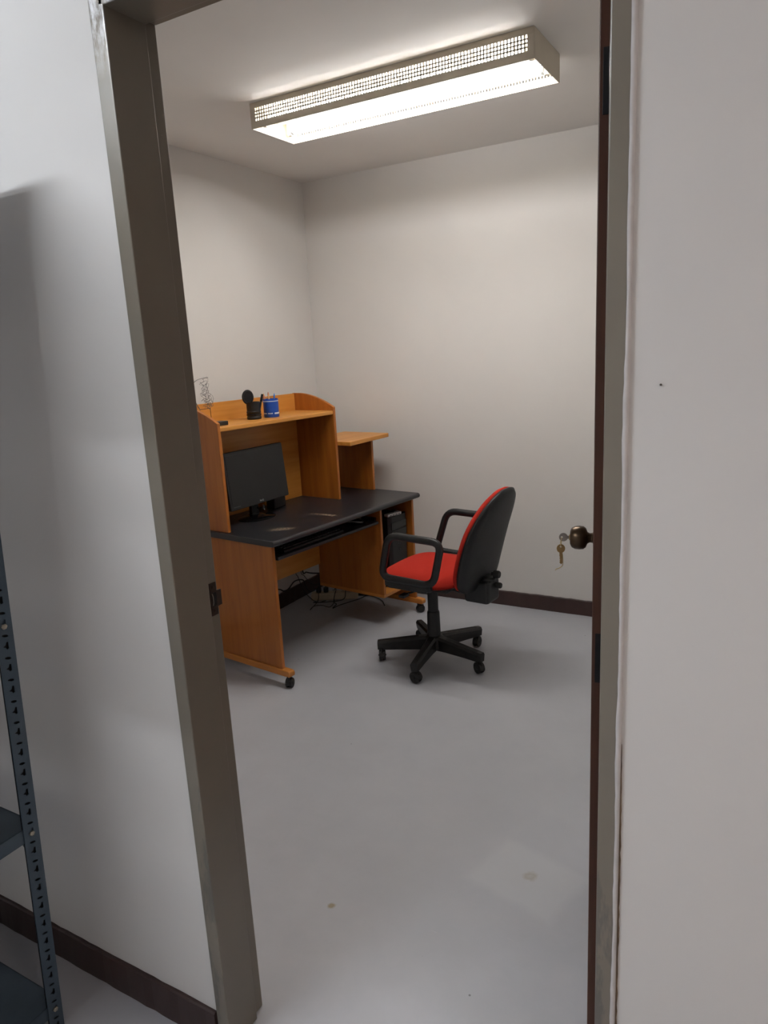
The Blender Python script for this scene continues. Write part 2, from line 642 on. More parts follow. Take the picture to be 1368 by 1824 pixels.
# ------------------------------------------------------------------ door frame
fr = struct(empty('trim_1', (0, 0, 0)), 'grey painted metal door frame around the opening', 'door frame')
YF = 0.973
YR = 1.104
lj = [(FX0, YF), (-1.06, YF), (-1.06, 1.068), (-1.072, 1.068), (-1.072, YR), (FX0, YR)]
rj = [(FX1, YF), (-0.22, YF), (-0.22, 1.068), (-0.210, 1.068), (-0.210, YR), (FX1, YR)]
obj('jamb', prism(BM(), lj, 2, 0, FZ), 'frame_paint', fr, 0.0025, seg=3)
obj('jamb', prism(BM(), rj, 2, 0, FZ), 'frame_paint', fr, 0.0025, seg=3)
hd = [(YF, 2.19), (1.068, 2.19), (1.068, 2.202), (YR, 2.202), (YR, FZ), (YF, FZ)]
obj('head_jamb', prism(BM(), hd, 0, -1.0715, -0.2105), 'frame_paint', fr, 0.0025, seg=3)
# ragged filler between right jamb and wall, and the crack beside it
bm = BM()
n = 120
rows = []
for i in range(n + 1):
    z = 2.2 * i / n
    w = 0.0015 + 0.0022 * (0.5 + 0.5 * math.sin(i * 0.37) * math.cos(i * 0.11)) + random.uniform(0, .0010)
    x0 = FX1 - w
    rows.append([bm.verts.new((x0, YF + .0005, z)), bm.verts.new((x0 + .001, YF - .0012, z)), bm.verts.new((FX1 + .0025, YF - .0008, z)), bm.verts.new((FX1 + .004, YW0 + .0005, z))])
for A, B in zip(rows, rows[1:]):
    for k in range(3):
        bm.faces.new((A[k], B[k], B[k + 1], A[k + 1]))
bmesh.ops.recalc_face_normals(bm, faces=bm.faces[:])
o = obj('filler_strip', bm, 'caulk', fr, smooth=True)
bm = BM()
rows = []
for i in range(60):
    z = 0.30 + 0.72 * i / 59
    w = max(0.0003, 0.0030 * math.sin(PI * i / 59) ** .5 * random.uniform(.5, 1))
    rows.append([bm.verts.new((FX1 + .0042, YW0 - .0016, z)), bm.verts.new((FX1 + .0042 + w, YW0 - .0016, z)), bm.verts.new((FX1 + .0042 + w, YW0 + .001, z)), bm.verts.new((FX1 + .0042, YW0 + .001, z))])
for A, B in zip(rows, rows[1:]):
    for k in range(4):
        l = (k + 1) % 4
        bm.faces.new((A[k], B[k], B[l], A[l]))
bmesh.ops.recalc_face_normals(bm, faces=bm.faces[:])
obj('crack', bm, 'crack_dark', fr)
# strike plate on the left jamb
bm = BM()
pl = [(1.079, 1.053), (1.099, 1.053), (1.099, 1.070), (1.113, 1.071), (1.113, 1.106), (1.099, 1.107), (1.099, 1.127), (1.079, 1.127)]
prism(bm, pl, 0, -1.0725, -1.0700)
sp = obj('strike_plate', bm, 'strike_metal', fr, 0.0006)
sp['label'] = 'dark metal strike plate'
prism_b = BM()
prism(prism_b, rounded([(1.083, 1.074), (1.097, 1.074), (1.097, 1.104), (1.083, 1.104)], .003), 0, -1.0702, -1.0694)
obj('latch_hole', prism_b, 'black_hole', sp)
bm = BM()
for zz in (1.0625, 1.1165):
    lathe(bm, [(.0035, 0), (.003, .0012), (0, .0014)], (-1.0701, 1.089, zz), (1, 0, 0), 10)
obj('screw', bm, 'strike_metal', sp)
bm = BM()
tube(bm, [(-1.0698, 1.0845, 1.076), (-1.0675, 1.0845, 1.083), (-1.0675, 1.0845, 1.097), (-1.0698, 1.0845, 1.103)], .0012, 6)
obj('plate_lip', bm, 'steel_key', sp)

# a nail head left in the hall wall
bm = BM()
lathe(bm, [(.0008, 0), (.0008, .002), (.0015, .0022), (.0013, .0028), (0, .003)], (-0.150, YW0 + .0002, 1.537), (0, -1, 0), 12)
tag(obj('nail', bm, 'socket_dark', smooth='auto'), 'tiny nail head in the wall right of the doorway', 'nail')

# ------------------------------------------------------------------ the open door
PHI = math.radians(12.5)
dr = struct(empty('door_1', (-0.222, 1.113, 0), PI / 2 + PHI), 'brown wooden door standing open, seen along its hinge edge', 'door')
slab = obj('door_leaf', box(BM(), .003, .838, .002, .042, .008, 2.185), 'door_wood', dr, 0.0015)
for z0, z1 in ((1.900, 1.984), (1.045, 1.131), (0.18, 0.265)):
    bm = BM()
    box(bm, .0015, .0035, .002, .0368, z0, z1)
    h = obj('hinge', bm, 'hinge_metal', dr, .0004)
    bm = BM()
    for k in range(5):
        a = z0 + (z1 - z0) * k / 5
        cyl(bm, (0.0, -.004, a + .0005), (0.0, -.004, a + (z1 - z0) / 5 - .0005), .0055, seg=14)
    obj('knuckle', bm, 'hinge_metal', h, smooth='auto')
    bm = BM()
    for k in range(3):
        lathe(bm, [(.0035, 0), (.0028, .001), (0, .0012)], (.0016, .012 + .008 * (k % 2), z0 + (z1 - z0) * (k + .5) / 3), (-1, 0, 0), 10)
    obj('screw', bm, 'hinge_metal', h)
KX, KZ = 0.755, 1.088
bm = BM()
lathe(bm, [(.0335, 0), (.0335, .003), (.030, .007), (.020, .009), (.0135, .013), (.0125, .020), (.0155, .026), (.0255, .030), (.0305, .036), (.0318, .046), (.0305, .058), (.026, .066), (.018, .070), (.0, .0705)], (KX, .042, KZ), (0, 1, 0), 32)
kn = obj('door_knob', bm, 'brass_dark', dr, smooth='auto')
kn['label'] = 'round dark brass door knob'
bm = BM()
lathe(bm, [(.0075, 0), (.0075, .0025), (.0, .0027)], (KX, .1122, KZ), (0, 1, 0), 16)
obj('lock_cylinder', bm, 'brass_bright', kn, smooth='auto')
bm = BM()
lathe(bm, [(.0335, 0), (.0335, .003), (.030, .007), (.0135, .013), (.0125, .020), (.0255, .030), (.0305, .036), (.0318, .046), (.0305, .058), (.018, .066), (.0, .0665)], (KX, .002, KZ), (0, -1, 0), 32)
obj('door_knob', bm, 'brass_dark', dr, smooth='auto')
obj('latch_plate', box(BM(), .8375, .8385, .010, .034, KZ - .03, KZ + .03), 'strike_metal', dr)

# keys: one in the lock, one hanging from it, with a bit of twine.  local x runs out of the knob
dd = Vector((-math.sin(PHI), math.cos(PHI), 0))      # along the leaf
nn = Vector((-math.cos(PHI), -math.sin(PHI), 0))     # out of the outside face
kbase = Vector((-0.222, 1.113, 0)) + dd * KX + nn * 0.1150 + Vector((0, 0, KZ))
keys = tag(empty('key_bunch', kbase, math.atan2(nn.y, nn.x)), 'two door keys on twine hanging from the brass knob', 'keys')


def key_mesh(bm, T, bow=.0125):
    """flat key: bow disc with a hole, shaft pointing along -x from the bow centre"""
    seg = 20
    A = []
    for s, y in ((0, -.001), (1, .001)):
        outer = [bm.verts.new(T @ Vector((math.cos(2 * PI * k / seg) * bow, y, math.sin(2 * PI * k / seg) * bow * .92))) for k in range(seg)]
        inner = [bm.verts.new(T @ Vector((bow * .45 + math.cos(2 * PI * k / seg) * .0028, y, math.sin(2 * PI * k / seg) * .0028))) for k in range(seg)]
        A.append((outer, inner))
    (o0, i0), (o1, i1) = A
    for k in range(seg):
        l = (k + 1) % seg
        bm.faces.new((o0[k], o0[l], i0[l], i0[k]))
        bm.faces.new((o1[k], i1[k], i1[l], o1[l]))
        bm.faces.new((o0[k], o1[k], o1[l], o0[l]))
        bm.faces.new((i0[k], i0[l], i1[l], i1[k]))
    teeth = [(-bow * .8, -.0038), (-bow * .8, .0038), (-.040, .0038), (-.0435, .001), (-.041, -.0018), (-.038, -.0038), (-.0355, -.0018), (-.033, -.0036), (-.030, -.0015), (-.027, -.0038), (-.024, -.002), (-.021, -.0038)]
    lo = [bm.verts.new(T @ Vector((x, -.0009, z))) for x, z in teeth]
    hi = [bm.verts.new(T @ Vector((x, .0009, z))) for x, z in teeth]
    bm.faces.new(lo)
    bm.faces.new(list(reversed(hi)))
    for k in range(len(teeth)):
        l = (k + 1) % len(teeth)
        bm.faces.new((lo[k], hi[k], hi[l], lo[l]))
    bmesh.ops.recalc_face_normals(bm, faces=bm.faces[:])
    return bm


# first key: shaft mostly inside the lock (shortened)
bm = BM()
key_mesh(bm, Matrix.Translation((.0165, 0, 0)) @ Matrix.Scale(.36, 4, (1, 0, 0)) @ Matrix.Identity(4), .0125)
bm.free()
bm = BM()
seg = 20
T = Matrix.Translation((.0145, 0, 0))
box(bm, 0.0, .006, -.001, .001, -.004, .004)
ring = []
for y in (-.001, .001):
    ring.append(([bm.verts.new(T @ Vector((math.cos(2 * PI * k / seg) * .0115, y, math.sin(2 * PI * k / seg) * .0115))) for k in range(seg)],
                 [bm.verts.new(T @ Vector((.004 + math.cos(2 * PI * k / seg) * .0028, y, math.sin(2 * PI * k / seg) * .0028))) for k in range(seg)]))
(o0, i0), (o1, i1) = ring
for k in range(seg):
    l = (k + 1) % seg
    bm.faces.new((o0[k], o0[l], i0[l], i0[k]))
    bm.faces.new((o1[k], i1[k], i1[l], o1[l]))
    bm.faces.new((o0[k], o1[k], o1[l], o0[l]))
    bm.faces.new((i0[k], i0[l], i1[l], i1[k]))
bmesh.ops.recalc_face_normals(bm, faces=bm.faces[:])
obj('key', bm, 'steel_key', keys)
bm = BM()
key_mesh(bm, Matrix.Translation((.021, 0, -.0315)) @ Matrix.Rotation(math.radians(-90), 4, 'Y') @ Matrix.Rotation(math.radians(6), 4, 'X'), .012)
obj('key', bm, 'brass_bright', keys)
bm = BM()
tube(bm, smooth_path([(.0185, -.0015, 0), (.0195, -.003, -.010), (.020, -.003, -.022), (.0185, -.003, -.040), (.0165, -.003, -.055), (.016, -.002, -.070), (.0175, -.002, -.080), (.026, -.002, -.087), (.034, -.002, -.090)], 4), .0011, 6)
tube(bm, [(.031, -.002, -.089), (.036, -.002, -.0935)], .0009, 5)
tube(bm, smooth_path([(.0185, .0015, 0), (.0215, .003, -.012), (.0215, .003, -.026)], 4), .0009, 5)
obj('twine', bm, 'string', keys, smooth=True)


# ------------------------------------------------------------------ ceiling light fixtures
def fixture(name, x0, x1, y0, y1, mat_tube, label):
    L, W, Hh = x1 - x0, y1 - y0, 0.100
    zt = ZC
    t = tag(empty(name, ((x0 + x1) / 2, (y0 + y1) / 2, zt - Hh)), label, 'ceiling light')
    hx, hy = L / 2, W / 2
    # local z: 0 bottom .. Hh ceiling
    bm = BM()
    box(bm, -hx + .002, hx - .002, -hy + .003, hy - .003, Hh - .012, Hh - .0005)
    obj('top_plate', bm, 'fixture_white', t)
    for s in (-1, 1):
        bm = BM()
        pts = rounded([(-hy - .003, 0), (hy + .003, 0), (hy + .003, Hh - .001), (-hy - .003, Hh - .001)], [.004, .004, 0, 0])
        prism(bm, pts, 0, s * hx - .0015, s * hx + .0015)
        obj('end_plate', bm, 'fixture_enamel', t, .0006)
    # reflector ridge (ballast cover)
    rp = [(-.055, Hh - .012), (.055, Hh - .012), (.028, .050), (-.028, .050)]
    obj('ballast_cover', prism(BM(), rp, 0, -hx + .02, hx - .02), 'fixture_white', t, .002)
    for s in (-1, 1):
        y = s * hy
        f = obj('side_frame', side_frame(hx, y, Hh), 'fixture_enamel', t, .0006)
        # lattice of small louvre cells, real bars
        bm = BM()
        z0, z1 = .027, .078
        nx = int((L - .044) / 0.0125)
        px = (L - .044) / nx
        for k in range(nx + 1):
            x = -hx + .022 + k * px
            box(bm, x - .0022, x + .0022, y - .003, y + .003, z0, z1)
        for k in range(1, 4):
            z = z0 + (z1 - z0) * k / 4
            box(bm, -hx + .022, hx - .022, y - .003, y + .003, z - .0021, z + .0021)
        lt = obj('louvre_lattice', bm, 'lattice_plastic', t)
        lt['kind'] = 'stuff'
    for s in (-1, 1):
        y = s * (hy - .060)
        bm = BM()
        tl = hx - .050
        cyl(bm, (-tl, y, .040), (tl, y, .040), .0185, seg=14)
        obj('fluorescent_tube', bm, mat_tube, t, smooth='auto')
        for e in (-1, 1):
            bm = BM()
            cyl(bm, (e * tl, y, .040), (e * (tl + .012), y, .040), .0187, .0187, 18)
            obj('tube_cap', bm, 'silver', t, smooth='auto')
            bm = BM()
            pts = rounded([(y - .014, .016), (y + .014, .016), (y + .014, Hh - .012), (y - .014, Hh - .012)], [.012, .012, 0, 0])
            xx = e * (tl + .022)
            prism(bm, pts, 0, min(xx - .009, xx + .009), max(xx - .009, xx + .009))
            obj('lamp_holder', bm, 'holder_white', t, .001)
    return t


def side_frame(hx, y, Hh):
    bm = BM()
    a, b = y - .004, y + .004
    box(bm, -hx, hx, a, b, .078, Hh - .0005)
    box(bm, -hx, hx, a, b, 0, .027)
    box(bm, -hx, -hx + .022, a, b, .027, .078)
    box(bm, hx - .022, hx, a, b, .027, .078)
    return bm


fixture('ceiling_light', -2.115, -0.862, 2.690, 2.990, 'tube_room', 'glowing cream ceiling light box with louvred sides above the chair')
fixture('ceiling_light', -2.45, -1.20, -0.45, -0.15, 'tube_hall', 'cream ceiling light box over the hall near the steel rack')
fixture('ceiling_light', 0.95, 2.15, -0.30, 0.0, 'tube_hall_fill', 'added unseen fill light box over the hall away from the rack')  # added out of view to brighten the wall right of the doorway

# ------------------------------------------------------------------ the computer desk
DA = math.radians(7.3)
DO = Vector((-2.083, 2.531, 0))
DROT = PI / 2 - DA
du = Vector((math.sin(DA), math.cos(DA), 0))
dv = Vector((-math.cos(DA), math.sin(DA), 0))


def dw(a, b, z):
    return DO + du * a + dv * b + Vector((0, 0, z))


desk = tag(empty('computer_desk', DO, DROT), 'orange wood computer desk with black worktop and raised hutch', 'desk')
WT = 0.75
# worktop, bullnose front edge
pf = []
for k in range(9):
    t = -PI / 2 + PI * k / 8
    pf.append((0.004 - math.cos(t) * .016, WT - .015 + math.sin(t) * .015))
pf = list(reversed(pf))
prof = pf + [(.655, WT - .030), (.655, WT)]
bm = BM()
prism(bm, prof, 0, 0.0, 1.222)
obj('worktop', bm, 'worktop_black', desk, .003, smooth='auto')


def panel_v(name, a0, a1, b0, b1, z0, z1, mat='wood_v', bev=.0015):
    return obj(name, box(BM(), a0, a1, b0, b1, z0, z1), mat, desk, bev)


panel_v('side_panel', .024, .043, .03, .62, .090, .72)
panel_v('side_panel', 1.188, 1.207, .03, .62, .090, .72)
panel_v('divider_panel', .874, .892, .03, .53, .205, .72)
panel_v('bay_floor', .874, 1.188, .032, .53, .186, .205, 'wood_d')
panel_v('modesty_panel', .043, .874, .515, .531, .330, .72, 'wood_h')
panel_v('bay_back', .892, 1.188, .515, .531, .205, .72, 'wood_h')


def foot(a0, a1):
    pts = rounded([(-.026, .058), (.640, .058), (.640, .090), (-.026, .090)], [.012, .006, .006, .016], 6)
    bm = BM()
    prism(bm, pts, 0, a0, a1)
    return obj('foot_rail', bm, 'wood_d', desk, .004)


foot(.014, .053)
foot(1.178, 1.217)


def caster(parent, loc, rz, r=.024, mat_h='black_plastic', h_top=.058, w=.036):
    """twin wheel castor: hood and stem as the part, two wheels as sub-parts; returns the part"""
    bm = BM()
    # hood: half drum over the wheels
    seg = 14
    pts = []
    for k in range(seg + 1):
        t = math.radians(-15) + (PI + math.radians(15)) * k / seg
        pts.append((math.cos(t) * (r + .0025), r + math.sin(t) * (r + .0025)))
    inner = [(p[0] * .84, r + (p[1] - r) * .84) for p in reversed(pts)]
    prism(bm, pts + inner, 1, -w / 2 + .009, w / 2 - .009)
    box(bm, -r * .9, r * .9, -.0035, .0035, r * .7, r * 1.9)
    cyl(bm, (r * .55, 0, r * 1.6), (r * .55, 0, h_top + .006), .0075, seg=12)
    cyl(bm, (0, -w / 2 + .002, r), (0, w / 2 - .002, r), .004, seg=10)
    c = obj('caster', bm, mat_h, parent, smooth='auto')
    c.location = loc
    c.rotation_euler = (0, 0, rz)
    for s in (-1, 1):
        bm = BM()
        y0 = s * .0045
        lathe(bm, [(r * .35, 0), (r * .93, .0004), (r, .003), (r, .009), (r * .93, .0122), (r * .75, .0128), (r * .7, .0112), (r * .3, .0112), (r * .25, .0135), (0, .0137)], (0, y0, r), (0, s, 0), 26)
        obj('wheel', bm, 'rubber', c, smooth='auto')
    return c


caster(desk, (.033, -.004, 0), math.radians(205))
caster(desk, (1.197, .004, 0), math.radians(150))
caster(desk, (.033, .585, 0), math.radians(80))
caster(desk, (1.197, .585, 0), math.radians(20))

# keyboard tray with slides
bm = BM()
prism(bm, [(.030, .640), (.034, .635), (.40, .635), (.40, .652), (.034, .652), (.030, .648)], 0, .062, .858)
obj('keyboard_tray', bm, 'worktop_black', desk, .002)
for a in ((.043, .0625), (.8575, .874)):
    obj('drawer_slide', box(BM(), a[0], a[1], .06, .42, .640, .668), 'hinge_metal', desk)

# hutch
def hutch_side_outline():
    pts = [(.324, WT), (.638, WT), (.638, 1.372)]
    # the shoulder sweeps down from the back to the front corner
    for k in range(15):
        t = k / 14
        pts.append((.600 - .276 * t, 1.372 - .082 * t ** 1.9))
    return pts


for a0, a1 in ((.020, .038), (.872, .890)):
    bm = BM()
    prism(bm, hutch_side_outline(), 0, a0, a1)
    obj('hutch_side', bm, 'wood_v', desk, .0015)
panel_v('hutch_back', .038, .872, .622, .637, WT, 1.370, 'wood_h')
bm = BM()
prism(bm, rounded([(.328, 1.248), (.622, 1.248), (.622, 1.271), (.328, 1.271)], [.006, 0, 0, .006], 4), 0, .038, .872)
obj('hutch_shelf', bm, 'wood_h', desk, .0008)
# side shelf on its own support
bm = BM()
ol = rounded([(.890, .228), (1.315, .262), (1.315, .625), (.890, .625)], [.004, .020, .004, 0], 5)
prism(bm, ol, 2, 1.067, 1.090)
obj('side_shelf', bm, 'wood_h', desk, .005, seg=3)
panel_v('shelf_support', 1.186, 1.204, .310, .600, WT, 1.067)


def desk_thing(name, a, b, z, label, cat, rz=0.0, group=None):
    return tag(empty(name, dw(a, b, z), DROT + rz), label, cat, group)


# ------------------------------------------------------------------ things on the desk
def text_mesh(s, size, depth=.0003):
    cu = bpy.data.curves.new('lettering', 'FONT')
    cu.body = s
    cu.size = size
    cu.extrude = depth
    cu.align_x = 'CENTER'
    cu.align_y = 'CENTER'
    o = bpy.data.objects.new('lettering', cu)
    COL.objects.link(o)
    bpy.context.view_layer.update()
    me = bpy.data.meshes.new_from_object(o.evaluated_get(bpy.context.evaluated_depsgraph_get()))
    bpy.data.objects.remove(o)
    bpy.data.curves.remove(cu)
    return me


def text_obj(name, s, size, mat, parent, loc, rot):
    me = text_mesh(s, size)
    me.materials.clear()
    me.materials.append(MATS[mat])
    o = bpy.data.objects.new(name, me)
    COL.objects.link(o)
    o.parent = parent
    o.location = loc
    o.rotation_euler = rot
    return o


# monitor (local x along the desk, y to the back, z up)
mon = desk_thing('monitor', .33, .44, WT, 'black flat monitor, switched off, inside the desk hutch', 'monitor', math.radians(4))
tilt = Matrix.Translation((0, 0, .228)) @ Matrix.Rotation(math.radians(-5), 4, 'X')


def tilted(bm):
    bmesh.ops.transform(bm, matrix=tilt, verts=bm.verts[:])
    return bm


MW, MH = .452, .296
bm = BM()
prism(bm, rounded([(-MW / 2, -MH / 2), (MW / 2, -MH / 2), (MW / 2, MH / 2), (-MW / 2, MH / 2)], .008), 1, -.024, .012)
cas = obj('casing', tilted(bm), 'black_plastic', mon, .003)
bm = BM()
prism(bm, rounded([(-.15, -.10), (.15, -.10), (.15, .09), (-.15, .09)], .02), 1, .012, .034)
obj('rear_bulge', tilted(bm), 'black_plastic', mon, .008)
bm = BM()
box(bm, -MW / 2 + .014, MW / 2 - .014, -.0252, -.0235, -MH / 2 + .030, MH / 2 - .014)
obj('screen', tilted(bm), 'screen_glass', mon)
bm = BM()
pts = [(-.030, 0), (.030, 0), (.024, .12), (-.024, .12)]
prism(bm, pts, 1, .012, .034)
obj('stand_neck', bm, 'gloss_black', mon, .004)
bm = BM()
lathe(bm, [(.112, 0), (.112, .004), (.104, .008), (.05, .013), (.034, .020), (0, .0205)], (0, 0.005, 0), (0, 0, 1), 40)
bmesh.ops.scale(bm, vec=(1, .78, 1), verts=bm.verts[:])
obj('stand_base', bm, 'gloss_black', mon, smooth='auto')
lg = text_obj('logo', 'BenQ', .013, 'logo_grey', mon, (0, 0, 0), (0, 0, 0))
lg.matrix_local = tilt @ Matrix.Translation((.005, -.0246, -MH / 2 + .015)) @ Matrix.Rotation(PI / 2, 4, 'X')
bm = BM()
for k, (x0_, w_) in enumerate(((-.205, .012), (-.191, .008), (-.181, .014), (-.165, .010))):
    box(bm, x0_, x0_ + w_, -.0246, -.0238, -MH / 2 + .0145, -MH / 2 + .0180)
obj('faint_print', tilted(bm), 'print_grey', mon)
bm = BM()
box(bm, -.010, .010, -.0012, 0, -.013, .013)
st = obj('sticker', bm, 'print_grey', mon)
st.location = (.048, -.004, .047)
st.rotation_euler = (math.radians(-12), math.radians(25), .2)

# small black speaker beside the monitor, half hidden by it
sp_ = desk_thing('small_box', .565, .535, WT, 'small black box standing behind the monitor right edge', 'box', math.radians(10))
obj('body', box(BM(), -.055, .055, -.03, .03, 0, .062), 'black_plastic', sp_, .006)
obj('top_ledge', box(BM(), -.020, .085, -.028, .028, .062, .070), 'black_plastic', sp_, .002)

# keyboard and mouse on the tray
kb = desk_thing('keyboard', .36, .13, .652, 'black keyboard on the pull-out tray under the worktop', 'keyboard')
bm = BM()
prism(bm, [(-.070, 0), (.070, 0), (.070, .024), (.060, .026), (-.066, .012), (-.070, .008)], 0, -.225, .225)
obj('body', bm, 'black_plastic', kb, .002)
bm = BM()
for rrow in range(6):
    y = -.055 + rrow * .021
    z = .012 + (y + .066) * .111
    for c in range(21):
        x = -.212 + c * .0205
        if rrow == 0 and 3 <= c <= 8:
            continue
        box(bm, x, x + .017, y, y + .017, z - .001, z + .007)
    if rrow == 0:
        box(bm, -.150, -.032, y, y + .017, z - .001, z + .007)
ky = obj('keys', bm, 'black_plastic', kb, .0015, seg=1)
ky['kind'] = 'stuff'
ms = desk_thing('computer_mouse', .765, .125, .652, 'dark computer mouse with silver rim at the tray end', 'mouse', math.radians(-70))


def pebble(bm, lx, ly, lz, z0=0.0, nx=18, ny=12):
    g = []
    for i in range(nx + 1):
        u_ = i / nx
        row = []
        for j in range(ny + 1):
            a = PI * j / ny
            w = (1 - abs(2 * u_ - 1) ** 2.6) ** .5
            x = (u_ - .5) * lx
            row.append(bm.verts.new((x, -math.cos(a) * ly / 2 * w, z0 + math.sin(a) ** .8 * lz * w ** .8 * (1 - .25 * u_))))
        g.append(row)
    for i in range(nx):
        for j in range(ny):
            bm.faces.new((g[i][j], g[i + 1][j], g[i + 1][j + 1], g[i][j + 1]))
        bm.faces.new((g[i][0], g[i][ny], g[i + 1][ny], g[i + 1][0]))
    bmesh.ops.remove_doubles(bm, verts=bm.verts[:], dist=1e-5)
    bmesh.ops.recalc_face_normals(bm, faces=bm.faces[:])
    return bm


obj('body', pebble(BM(), .108, .060, .036), 'gloss_black', ms, smooth=True)
bm = BM()
pts = [(-.05 + .10 * t, -.029 * (1 - abs(2 * t - 1) ** 2.6) ** .5 - .0006, .010 + .006 * math.sin(PI * t)) for t in [k / 16 for k in range(1, 16)]]
tube(bm, pts, .0035, 8)
obj('rim', bm, 'silver', ms, smooth=True)
bm = BM()
cyl(bm, (.030, -.004, .030), (.030, .004, .030), .008, seg=14)
obj('scroll_wheel', bm, 'rubber', ms)

# computer tower in the right-hand bay, with a small hub lying on it
tw = desk_thing('computer_tower', 1.085, .06, .205, 'black computer tower standing in the desk side bay', 'computer')
obj('case', box(BM(), -.090, .090, .016, .42, .006, .430), 'black_plastic', tw, .002)
bm = BM()
prism(bm, rounded([(-.092, .012), (-.070, -.004), (.070, -.004), (.092, .012), (.092, .018), (-.092, .018)], .006), 2, .004, .432)
fp = obj('front_panel', bm, 'black_plastic', tw, .002, smooth='auto')
for z in (.375, .325):
    obj('drive_cover', box(BM(), -.074, .074, -.0062, -.003, z - .021, z + .021), 'gloss_black', fp, .001)
bm = BM()
cyl(bm, (0, -.0060, .225), (0, -.003, .225), .008, seg=20)
obj('power_button', bm, 'gloss_black', fp, .001)
bm = BM()
for k in range(5):
    t = 2 * PI * k / 5
    box(bm, math.cos(t) * .014 - .003, math.cos(t) * .014 + .003, -.0052, -.0035, .268 + math.sin(t) * .012 - .0015, .268 + math.sin(t) * .012 + .0015)
obj('emblem', bm, 'print_grey', fp)
for s in (-1, 1):
    for k in range(2):
        obj('foot', box(BM(), s * .07 - .012, s * .07 + .012, .05 + .28 * k, .08 + .28 * k, 0, .007), 'rubber', tw)
hb = desk_thing('grey_device', 1.060, .078, .6375, 'small flat grey device lying on top of the computer tower', 'device', math.radians(-8))
obj('body', box(BM(), -.058, .058, -.017, .017, 0, .017), 'device_grey', hb, .004)
bm = BM()
for k in range(4):
    box(bm, -.042 + k * .024, -.028 + k * .024, -.0175, -.0160, .005, .009)
obj('port', bm, 'black_hole', hb)
bm = BM()
tube(bm, smooth_path([(.0, 0, .014), (.005, -.01, .030), (.02, -.012, .032), (.03, .02, .022), (.02, .08, .010), (0, .16, .004)], 5), .002, 6)
obj('cable', bm, 'cable_black', hb, smooth=True)

# shelf top: pen cups and wire figure
SH = 1.271
pc = desk_thing('pen_cup', .398, .470, SH, 'black ribbed pen cup on the hutch shelf', 'cup')
bm = BM()
lathe(bm, [(.036, 0), (.038, .003), (.038, .012), (.0365, .014), (.0365, .032), (.038, .034), (.038, .042), (.036, .044), (.0355, .088), (.036, .091), (.0335, .091), (.033, .006), (0, .005)], (0, 0, 0), (0, 0, 1), 28)
obj('body', bm, 'black_plastic', pc, smooth='auto')
bm = BM()
lathe(bm, [(.0385, .020), (.0392, .022), (.0392, .026), (.0385, .028), (.036, .028), (.036, .020)], (0, 0, 0), (0, 0, 1), 28)
obj('rib', bm, 'gloss_black', pc, smooth='auto')

ov = desk_thing('oval_paddle', .385, .468, SH + .010, 'black oval-headed paddle standing in the black pen cup', 'paddle', math.radians(-35))
bm = BM()
T = Matrix.Rotation(math.radians(-10), 4, 'Y')
seg = 28
prof = [(0, -.0075), (.020, -.0075), (.029, -.0055), (.031, 0), (.029, .0055), (.024, .0065), (.022, .0045), (0, .0045)]
lathe(bm, prof, (0, 0, 0), (0, -1, 0), seg)
bmesh.ops.scale(bm, vec=(1, 1, 1.25), verts=bm.verts[:])
bmesh.ops.translate(bm, vec=(-.016, 0, .108), verts=bm.verts[:])
obj('head', bm, 'black_plastic', ov, smooth='auto')
bm = BM()
tube(bm, [(-.009, 0, .074), (.0, 0, .040), (.012, 0, .002)], .007, 10, squash=(.008, .005))
obj('handle', bm, 'black_plastic', ov, smooth=True)

mk = desk_thing('marker_pen', .420, .462, SH + .010, 'black marker pen leaning in the black cup', 'pen')
bm = BM()
d = Vector((.25, -.12, 1)).normalized()
cyl(bm, d * .002, d * .082, .0055, seg=14)
obj('barrel', bm, 'black_plastic', mk, smooth='auto')
bm = BM()
cyl(bm, d * .082, d * .122, .0068, .0062, 14)
cp = obj('cap', bm, 'gloss_black', mk, smooth='auto')
bm = BM()
cyl(bm, d * .081, d * .0845, .0062, seg=14)
obj('band', bm, 'brass_bright', mk, smooth='auto')

bc = desk_thing('pencil_cup', .512, .455, SH, 'blue cylindrical pencil cup with white bands on the hutch shelf', 'cup')
bm = BM()
lathe(bm, [(.040, 0), (.0415, .004), (.0415, .084), (.0415, .098), (.0395, .098), (.039, .006), (0, .005)], (0, 0, 0), (0, 0, 1), 32)
obj('body', bm, 'blue_plastic', bc, smooth='auto')
bm = BM()
lathe(bm, [(.0417, .084), (.0422, .0845), (.0422, .0875), (.0417, .088), (.041, .088), (.041, .084)], (0, 0, 0), (0, 0, 1), 32)
obj('white_band', bm, 'white_print', bc, smooth='auto')
bm = BM()
for a0, a1, h in ((200, 236, .0025), (250, 318, .005), (326, 332, .010), (150, 190, .003)):
    n = max(2, int((a1 - a0) / 6))
    for k in range(n):
        b0, b1 = math.radians(a0 + (a1 - a0) * k / n), math.radians(a0 + (a1 - a0) * (k + .82) / n)
        q = []
        for rr in (.0413, .0418):
            for zz in (.022 - h, .022 + h * random.uniform(.5, 1)):
                q.append([bm.verts.new((math.cos(b) * rr, math.sin(b) * rr, zz)) for b in (b0, b1)])
        (v00, v01), (v10, v11), (w00, w01), (w10, w11) = q
        for f in ((w00, w01, w11, w10), (v00, v10, v11, v01), (v00, v01, w01, w00), (v10, w10, w11, v11), (v00, w00, w10, v10), (v01, v11, w11, w01)):
            bm.faces.new(f)
bmesh.ops.recalc_face_normals(bm, faces=bm.faces[:])
obj('printed_mark', bm, 'white_print', bc)


